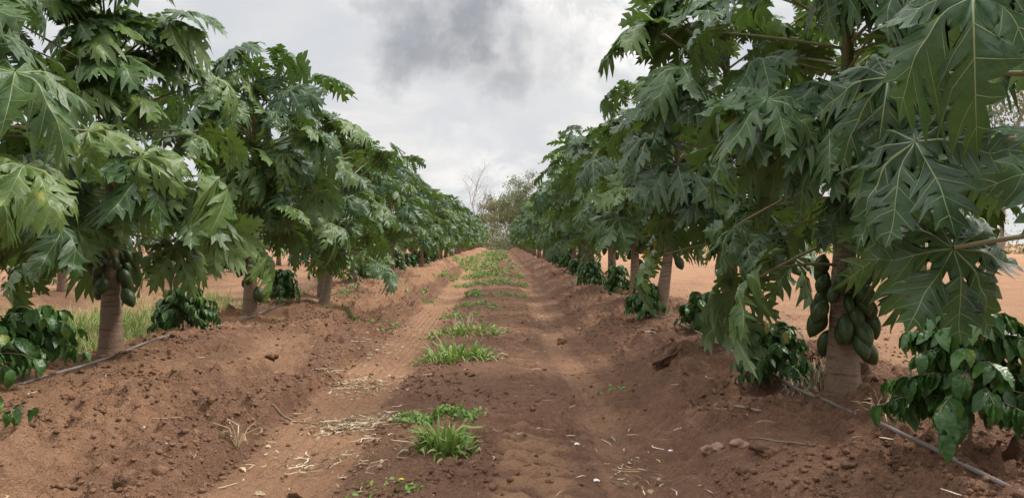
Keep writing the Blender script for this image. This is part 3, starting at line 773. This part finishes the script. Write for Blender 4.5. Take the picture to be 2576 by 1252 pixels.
# ------------------------------------------------------------------ litter, clods, crumbs
g = Geo(); rng = rs(17)
def straw(g, x, y, L, w, az, tint, lift=0.012):
    s = np.linspace(-.5, .5, 4); cv = rng.randn() * .7
    px = x + L * (s * math.cos(az) - cv * s * s * math.sin(az)); py = y + L * (s * math.sin(az) + cv * s * s * math.cos(az))
    z = height(px, py).max() + lift * rng.rand() + 0.003 + np.abs(rng.randn(4)) * .004
    sd = np.array([-math.sin(az), math.cos(az)]) * w
    ta = np.array([.5, 1, .9, .3])
    V = np.concatenate([np.stack([px - sd[0] * ta, py - sd[1] * ta, z], -1), np.stack([px + sd[0] * ta, py + sd[1] * ta, z + .002], -1)])
    g.add(V, [[j, j + 1, 5 + j, 4 + j] for j in range(3)], 0, tint)
patches = [(880, 1062, .34, .24, 420), (930, 1045, .2, .15, 140), (905, 965, .36, .5, 300), (950, 880, .3, .9, 150), (800, 1150, .5, .5, 120), (1000, 820, .35, 1.2, 110), (1600, 1200, .28, .28, 46), (1560, 1130, .28, .45, 34), (1430, 840, .7, 1.0, 25), (870, 1180, .5, .5, 60)]
for (px, py, rx, ry, n) in patches:
    cx, cy = at(px, py, 0)
    for k in range(n):
        straw(g, cx + rng.randn() * rx * .6, cy + rng.randn() * ry * .6, rng.uniform(.02, .15) * (.5 + rng.rand()), rng.uniform(.001, .0045), rng.rand() * 6.28, float(rng.rand() ** 1.4))
    for k in range(n // 5):
        a_ = cx + rng.randn() * rx * .6; b_ = cy + rng.randn() * ry * .6
        put_leaf(g, rng, np.array([a_, b_, hz(a_, b_) + .012]), rng.rand() * 6.28, R(rng.uniform(-15, 10)), rng.uniform(.03, .08), float(rng.uniform(.05, .65)), rng.randn() * .6)
for k in range(900):
    yy = rng.uniform(3, 22) ** 1.0; straw(g, rng.uniform(-3.4, 2.3), yy, rng.uniform(.02, .13), rng.uniform(.001, .006), rng.rand() * 6.28, float(rng.rand() ** 1.5))
for k in range(420):
    yy = rng.uniform(3.5, 26); straw(g, rng.uniform(2.8, 4 + yy * .5), yy, rng.uniform(.03, .18), rng.uniform(.002, .008), rng.rand() * 6.28, float(rng.rand() ** 1.3))
tag(g.build('straw_litter', [M['straw']], None, False), 'scattered straw and dead leaf scraps on the track', kind='stuff')

ico_v = None
def ico(sub):
    import bmesh
    bm = bmesh.new(); bmesh.ops.create_icosphere(bm, subdivisions=sub, radius=1.0)
    V = np.array([v.co[:] for v in bm.verts]); F = np.array([[v.index for v in f.verts] for f in bm.faces]); bm.free(); return V, F
I1, I2, I3 = ico(1), ico(2), ico(3)
def lump(rng, base, rough=.3, flat=.7):
    V, F = base; ph = rng.rand(3) * 20
    r = 1 + rough * fbm(V[:, 0] * 1.3 + ph[0], V[:, 1] * 1.3 + V[:, 2] * 1.7 + ph[1], 3, 5)
    W_ = V * r[:, None] * [1 + .3 * rng.randn() * .6, 1 + .3 * rng.randn() * .6, flat]
    return W_, F
g = Geo(); rng = rs(29)
N_ = 190000
cy = 2.4 + 18 * rng.rand(N_) ** 1.7; cx = rng.uniform(-4.2, 8.5, N_)
bk = (cx > 1.25) | (cx < -1.75)
wg = np.where(bk, 1.0, np.where((cx > -1.0) & (cx < 0.6), np.where(cx > -.02, .22, .7), 0.10)) * np.where(vnoise(cx * 1.1, cy, 77) < -0.05, .12, 1) * np.where(cx > 3.3, .16, 1)
keep = np.where(rng.rand(N_) < wg)[0][:40000]
cx, cy, bk = cx[keep], cy[keep], bk[keep]; cz = height(cx, cy)
for k in range(len(cx)):
    s_ = 0.004 + 0.020 * rng.rand() ** 4.5
    if rng.rand() < .005 and bk[k]: s_ = rng.uniform(.025, .05)
    V, F = lump(rng, I1, .4, .75); a = rng.rand() * 6.28
    Rm = np.array([[math.cos(a), -math.sin(a), 0], [math.sin(a), math.cos(a), 0], [0, 0, 1]])
    g.add(V @ Rm * s_ + [cx[k], cy[k], cz[k] + s_ * .35], F, 0, 0.25 + 0.3 * rng.rand() + (0.2 if cx[k] < -1.7 or cx[k] > 3.3 else 0))
tag(g.build('soil_crumbs', [M['soil']]), 'loose crumbs of red soil on the banks', kind='stuff')
clods = [(1413, 850, .04, .075, .9, 'round dark clod alone at the right wheel track far off'), (1685, 945, .12, .13, .45, 'long flat clod halfway up the right bank'),
         (1765, 985, .14, .11, .5, 'slab shaped clod on the right bank, lower of the two flat ones'), (1783, 1138, .12, .042, .8, 'pale angular stone on the right bank'),
         (1812, 1142, .13, .034, .8, 'darker stone touching the pale angular one'), (1868, 1130, .2, .048, .7, 'smooth clod up the bank from the pair of stones'),
         (1930, 1165, .18, .07, .6, 'half buried round clod near the bottom of the right bank'), (318, 1222, .2, .095, .75, 'big dark clod at the lower left on the bank step'),
         (655, 995, .15, .04, .8, 'small round clod on the left bank step'), (685, 905, .25, .045, .9, 'round clod high on the left bank'), (1180, 945, .05, .05, .7, 'small clod in the crack behind the wide grass clump')]
for k, (px, py, h, s, fl, lab) in enumerate(clods):
    x, y = at(px, py, h); rng = rs(600 + k); g = Geo(); V, F = lump(rng, I3, .6, fl); s *= .85
    if fl < .55: V = V * [1.5, .8, 1]
    g.add(V * s, F); o = g.build('soil_clod', [M['rock'] if 'stone' in lab else M['soil']]); o.location = (x, y, hz(x, y) + s * fl * .35); o.rotation_euler = (0, R(-18) if fl < .55 else 0, rng.rand() * 3)
    tag(o, lab, 'stone' if 'stone' in lab else 'clod')
    if 'stone' in lab: o.name = 'stone'
# dead standing weed and twigs on the left
def twig_plant(px, py, h0, H, nb, seed, lab, name='dead_weed'):
    x, y = at(px, py, h0); rng = rs(seed); g = Geo()
    for b in range(nb):
        az = rng.rand() * 6.28; L = H * (.5 + .7 * rng.rand()); sp_ = .15 + .75 * rng.rand()
        P = np.array([[0, 0, 0], [math.cos(az) * sp_ * L * .4, math.sin(az) * sp_ * L * .4, L * .5], [math.cos(az + .4) * sp_ * L, math.sin(az + .4) * sp_ * L, L * (.95 - .5 * sp_)]])
        add_tube(g, P, [.004, .003, .0015], 4, 0, float(rng.uniform(.3, .9)), cap=False)
        if rng.rand() < .6: put_leaf(g, rng, P[-1], az, R(70), .04 + .04 * rng.rand(), float(rng.uniform(.2, .8)), 1.2)
    o = g.build(name, [M['straw']]); o.location = (x, y, hz(x, y)); tag(o, lab, 'dead weed')
twig_plant(598, 1118, .06, .26, 14, 31, 'dead pale weed with curled leaves at the foot of the left bank')
twig_plant(915, 1222, .0, .22, 3, 32, 'thin dark dead stalk standing in the left wheel track')
def stick(px, py, h, L, az, r, lab):
    x, y = at(px, py, h); s = np.linspace(-.5, .5, 6); rng = rs(int(px)); X_ = x + L * s * math.cos(az); Y_ = y + L * s * math.sin(az) + .02 * rng.randn(6)
    g = Geo(); add_tube(g, np.stack([X_, Y_, np.maximum(height(X_, Y_), hz(x, y) - .01) + r], -1), [r * .6, r, r, r * .9, r * .8, r * .4], 6)
    tag(g.build('stick', [M['twig']]), lab, 'stick')
stick(735, 1050, .02, .34, -.2, .009, 'dry stick pointing at the straw pile in the left wheel track')
stick(840, 960, .02, .5, -.15, .006, 'thin pale stick behind the straw pile')
stick(1975, 1110, .27, .45, -.75, .006, 'pale thin stick lying down the right bank')
stick(1895, 1060, .2, .3, -.9, .012, 'short dark stick on the right bank')
stick(1450, 938, .0, .42, .3, .007, 'straw coloured stick lying across the right wheel track')
for (px, py, lab) in [(1502, 1210, 'white plastic scrap low in the right wheel track'), (1452, 1112, 'small white scrap beside straw right of the lug marks'), (1690, 1135, 'white fleck on the right bank foot')]:
    x, y = at(px, py, 0.02); g = Geo()
    V = np.array([[-.018, -.01, .004], [.0, -.012, .010], [.02, -.008, .003], [-.016, .012, .012], [.002, .01, .016], [.019, .012, .006]])
    g.add(V, [[0, 1, 4, 3], [1, 2, 5, 4]]); o = g.build('plastic_scrap', [M['plastic']]); o.location = (x, y, hz(x, y) + .004); tag(o, lab, 'scrap')
# curled dead leaf at the bottom
x, y = at(745, 1240, 0); g = Geo(); rng = rs(3)
put_leaf(g, rng, np.array([-.06, 0, .02]), .1, R(-6), .16, .12, .8); o = g.build('dead_leaf', [M['straw']]); o.location = (x, y, hz(x, y)); tag(o, 'curled brown dead leaf at the bottom of the left wheel track', 'dead leaf')

# ------------------------------------------------------------------ background trees
def gum(seed, H, spread, leaves, name='gum_tree', r0=0.16, tint=(0.1, 0.9), lsize=.16, first=.35, dens=70):
    rng = rs(seed); root = empty(name); tr = Geo(); cr = Geo(); tips = []
    def branch(p, d, L, r, lev):
        s = np.linspace(0, 1, 5); w = rng.randn(3) * .12
        P = p + np.outer(L * s, d) + np.outer(L * s * s, w) + np.outer(L * .1 * s * s, [0, 0, 1])
        add_tube(tr, P, r * (1 - .5 * s), 6 if lev < 2 else 4, 0, cap=False)
        if lev >= 3: tips.append(P[-1]); tips.append(P[2]); return
        nb = 3 if lev else 6
        for b in range(nb + (lev == 1)):
            q = first + (1 - first) * rng.rand() if lev == 0 else .35 + .65 * rng.rand()
            if b == 0: q = 1.0
            pp = np.array([np.interp(q, s, P[:, c]) for c in range(3)])
            az = rng.rand() * 6.28; o = np.array([math.cos(az), math.sin(az), 0])
            nd = d * .75 + o * spread * (1 if b else .35) + [0, 0, .15]; nd /= np.linalg.norm(nd)
            branch(pp, nd, L * rng.uniform(.45, .7), r * .5 * (1.2 if b == 0 else 1), lev + 1)
    d0 = np.array([rng.randn() * .08, rng.randn() * .08, 1.0])
    branch(np.array([0, 0, -.2]), d0 / np.linalg.norm(d0), H * .5, r0, 0)
    tr.build('trunk', [M['bark']], root)
    if leaves:
        per = max(1, leaves // len(tips))
        for tp in tips:
            if rng.rand() < .15: continue
            tt = float(rng.uniform(*tint))
            for k in range(per):
                p = tp + rng.randn(3) * np.array([.42, .42, .30]) * H / 9
                put_leaf(cr, rng, p, rng.rand() * 6.28, R(10 + 70 * rng.rand()), lsize * (.6 + .8 * rng.rand()), float(np.clip(tt + rng.randn() * .08, 0, 1)), rng.randn(), GL3)
        cr.build('crown', [M['euca']], root)
    return root
GL3 = [oval_leaf(2, 0.26, .5, .1, 0, i) for i in range(2)]
bg = [(1215, 160, 14.5, .75, 600, (.4, .9), 'tall almost leafless gum tree at the end of the track', 801, .16),
      (1268, 162, 13.0, .8, 12000, (.0, .35), 'leafy olive gum tree closing the end of the track', 802, .2),
      (1300, 172, 13.5, .8, 7000, (.1, .55), 'brownish gum tree behind the gap of the track', 803, .15),
      (1165, 168, 9.5, .8, 500, (.4, 1), 'thin bare tree left of the tall leafless gum', 804, .1),
      (1335, 168, 11, .8, 4500, (.2, .8), 'gum tree half hidden by the right row at the track end', 805, .15),
      (1238, 158, 9.5, .85, 4500, (.3, .9), 'low bushy brownish tree under the leafless gum', 806, .1)]
for (px, d, H, sp_, lv, tn, lab, sd, r0) in bg:
    o = gum(sd, H, sp_, lv, r0=r0, tint=tn, lsize=.17 if lv < 1000 else .36); o.location = ((px - 1262) / F_PX * d, d, 0.0); tag(o, lab, 'tree', 'trees beyond the end of the track')
bgr = [(2378, 36, 13, .7, 5000, (.1, .7), 'gum tree with a straight grey trunk seen between right papaya stalks', 811, .26, .6),
       (2520, 40, 12, .85, 4200, (.2, .8), 'spreading gum tree whose airy crown shows at the right edge', 812, .2, .4),
       (2330, 46, 4.0, .9, 3500, (.0, .5), 'green bush tree on the far side of the sandy field', 813, .1, .1),
       (2480, 62, 4.5, .9, 800, (.4, 1), 'sparse leafless shrub beyond the sandy field', 814, .1, .1),
       (2150, 70, 9, .8, 4500, (.1, .7), 'gum tree far behind the sandy field', 815, .2, .35),
       (1960, 80, 9, .8, 4500, (.1, .7), 'gum tree hidden low behind right papaya crowns', 816, .2, .35)]
for (px, d, H, sp_, lv, tn, lab, sd, r0, fi) in bgr:
    o = gum(sd, H, sp_, lv, r0=r0, tint=tn, lsize=.2, first=fi); o.location = ((px - 1262) / F_PX * d, d, hz((px - 1262) / F_PX * d, d)); tag(o, lab, 'tree', 'trees beyond the sandy field')
# far scrub as one mass
g = Geo(); rng = rs(123)
def scrub(x, y, H, n, tint):
    for k in range(n):
        p = np.array([x, y, 0]) + rng.randn(3) * [H * .45, H * .45, 0]; p[2] = .15 + H * abs(rng.randn()) * .38
        put_leaf(g, rng, p, rng.rand() * 6.28, R(80 * rng.rand()), .32 * (.6 + rng.rand()), float(np.clip(tint + rng.randn() * .12, 0, 1)), rng.randn(), GL3)
for k in range(46):
    scrub(-16 + k * .72 + rng.randn(), 164 + rng.rand() * 16, 4.2 + 3 * rng.rand(), 190, rng.uniform(.3, .9))
for k in range(18):
    scrub(-3.6 + k * .42 + rng.randn() * .2, 119 + rng.rand() * 10, 3.0 + 2.2 * rng.rand(), 190, rng.uniform(.05, .5))
for k in range(60):
    a = rng.uniform(.22, 1.0); d = rng.uniform(72, 92)
    scrub(d * a, d, 1.6 + 1.6 * rng.rand(), 110, rng.uniform(.35, 1.0))
tag(g.build('scrub', [M['euca']]), 'brownish far scrub beyond the plantation', kind='stuff')

# ------------------------------------------------------------------ world, sun, camera
SUN_EL, SUN_AZ = 51.0, 75.0      # azimuth clockwise from +Y
w = bpy.data.worlds.new('World'); scene.world = w; w.use_nodes = True
t = NT.__new__(NT); t.t = w.node_tree; t.t.nodes.clear()
out = t.n('ShaderNodeOutputWorld'); bgd = t.n('ShaderNodeBackground', inp={'Strength': 0.1})
sky = t.n('ShaderNodeTexSky', sky_type='NISHITA', sun_disc=False, sun_elevation=R(SUN_EL), sun_rotation=R(SUN_AZ), dust_density=2.0)
dirv = t.n('ShaderNodeTexCoord').outputs['Generated']
sxyz = t.n('ShaderNodeSeparateXYZ'); t.l(dirv, sxyz.inputs[0])
zc = t.math('MAXIMUM', t.math('ADD', sxyz.outputs[2], 0.30), 0.12)
cmb = t.n('ShaderNodeCombineXYZ'); t.l(t.math('DIVIDE', sxyz.outputs[0], zc), cmb.inputs[0]); t.l(t.math('DIVIDE', sxyz.outputs[1], zc), cmb.inputs[1])
P = cmb.outputs[0]
nA = t.noise(P, 0.8, 7, 0.55, 0.3); nB = t.noise(P, 2.6, 8, 0.6, 0.4); nD = t.noise(dirv, 7.0, 6, 0.6, 0.2)
def k10(c): return tuple(x * 10 for x in c)
body = t.mix(t.rng(nA, 0.38, 0.62), k10((0.445, 0.468, 0.51)), k10((0.585, 0.58, 0.575)))
body = t.mix(t.rng(nB, 0.46, 0.68, 0, 0.75), body, k10((0.68, 0.665, 0.645)))
off = t.n('ShaderNodeVectorMath', operation='SCALE', inp={'Scale': 1.0})
nC = t.n('ShaderNodeTexNoise', inp={'Scale': 9.0, 'Detail': 6, 'Roughness': .6}); t.l(dirv, nC.inputs['Vector'])
sub = t.n('ShaderNodeVectorMath', operation='SUBTRACT'); t.l(nC.outputs['Color'], sub.inputs[0]); sub.inputs[1].default_value = (.5, .5, .5)
sc_ = t.n('ShaderNodeVectorMath', operation='SCALE', inp={'Scale': 0.22}); t.l(sub.outputs[0], sc_.inputs[0])
dd = t.n('ShaderNodeVectorMath', operation='ADD'); t.l(dirv, dd.inputs[0]); t.l(sc_.outputs[0], dd.inputs[1])
def blob(px, py, r0, r1, amt):
    v = Vector(((px - 1262) / F_PX, 1, (605 - py) / F_PX)).normalized()
    ds = t.n('ShaderNodeVectorMath', operation='DISTANCE'); t.l(dd.outputs[0], ds.inputs[0]); ds.inputs[1].default_value = v
    return t.rng(ds.outputs['Value'], r1, r0, 0, amt)
dark = blob(1060, 60, .01, .095, .85)
for b in [(1180, 30, .01, .085, .9), (970, 10, .0, .07, .6), (1290, 175, .0, .075, .62), (1200, 120, .0, .08, .5), (1430, 190, 0, .05, .25)]:
    dark = t.math('MAXIMUM', dark, blob(*b))
col = t.mix(dark, body, k10((0.235, 0.243, 0.268)))
light = t.math('MULTIPLY', t.math('MAXIMUM', t.math('MAXIMUM', blob(1480, 5, 0, .08, 1), blob(1380, 20, 0, .05, .8)), t.math('MAXIMUM', blob(1580, 120, 0, .09, .9), blob(1200, 450, 0, .10, .5))), t.rng(t.noise(dirv, 16.0, 6, .62, .5), .40, .56))
col = t.mix(light, col, k10((0.82, 0.80, 0.77)))
col = t.mix(1.0, col, t.ramp(sxyz.outputs[2], [(0.0, (1, 1, 1)), (0.30, (1.0, 1.0, 1.0)), (0.45, (1.9, 1.9, 1.9)), (0.9, (3.2, 3.2, 3.2))]), 'MULTIPLY')
gap = blob(1660, 0, 0.0, .05, .6)
cover = t.math('SUBTRACT', t.rng(nA, 0.22, 0.36, 0.72, 0.97), gap, True)
final = t.mix(cover, sky.outputs[0], col)
t.l(final, bgd.inputs[0]); t.l(bgd.outputs[0], out.inputs[0])

sl = bpy.data.lights.new('sun', 'SUN'); sl.energy = 2.65; sl.angle = R(15); sl.color = (1.0, 0.94, 0.86)
so = bpy.data.objects.new('sun', sl); COL.objects.link(so)
sd = Vector((math.sin(R(SUN_AZ)) * math.cos(R(SUN_EL)), math.cos(R(SUN_AZ)) * math.cos(R(SUN_EL)), math.sin(R(SUN_EL))))
so.rotation_euler = sd.to_track_quat('Z', 'Y').to_euler(); so.location = (20, 5, 25)

cam = bpy.data.cameras.new('camera'); co = bpy.data.objects.new('camera', cam); COL.objects.link(co)
cam.sensor_width = 36; cam.lens = 36 * F_PX / 2576; cam.clip_end = 1500; cam.clip_start = 0.05
co.location = (0, 0, CAM_Z)
co.rotation_euler = (R(90) - math.atan(21 / F_PX), 0, -math.atan(26 / F_PX))
scene.camera = co
vs = scene.view_settings; vs.view_transform = 'Standard'; vs.look = 'None'; vs.gamma = 1.0; vs.exposure = 0.48; vs.use_curve_mapping = False
scene.cycles.use_denoising = True
scene.cycles.max_bounces = 8; scene.cycles.transparent_max_bounces = 8
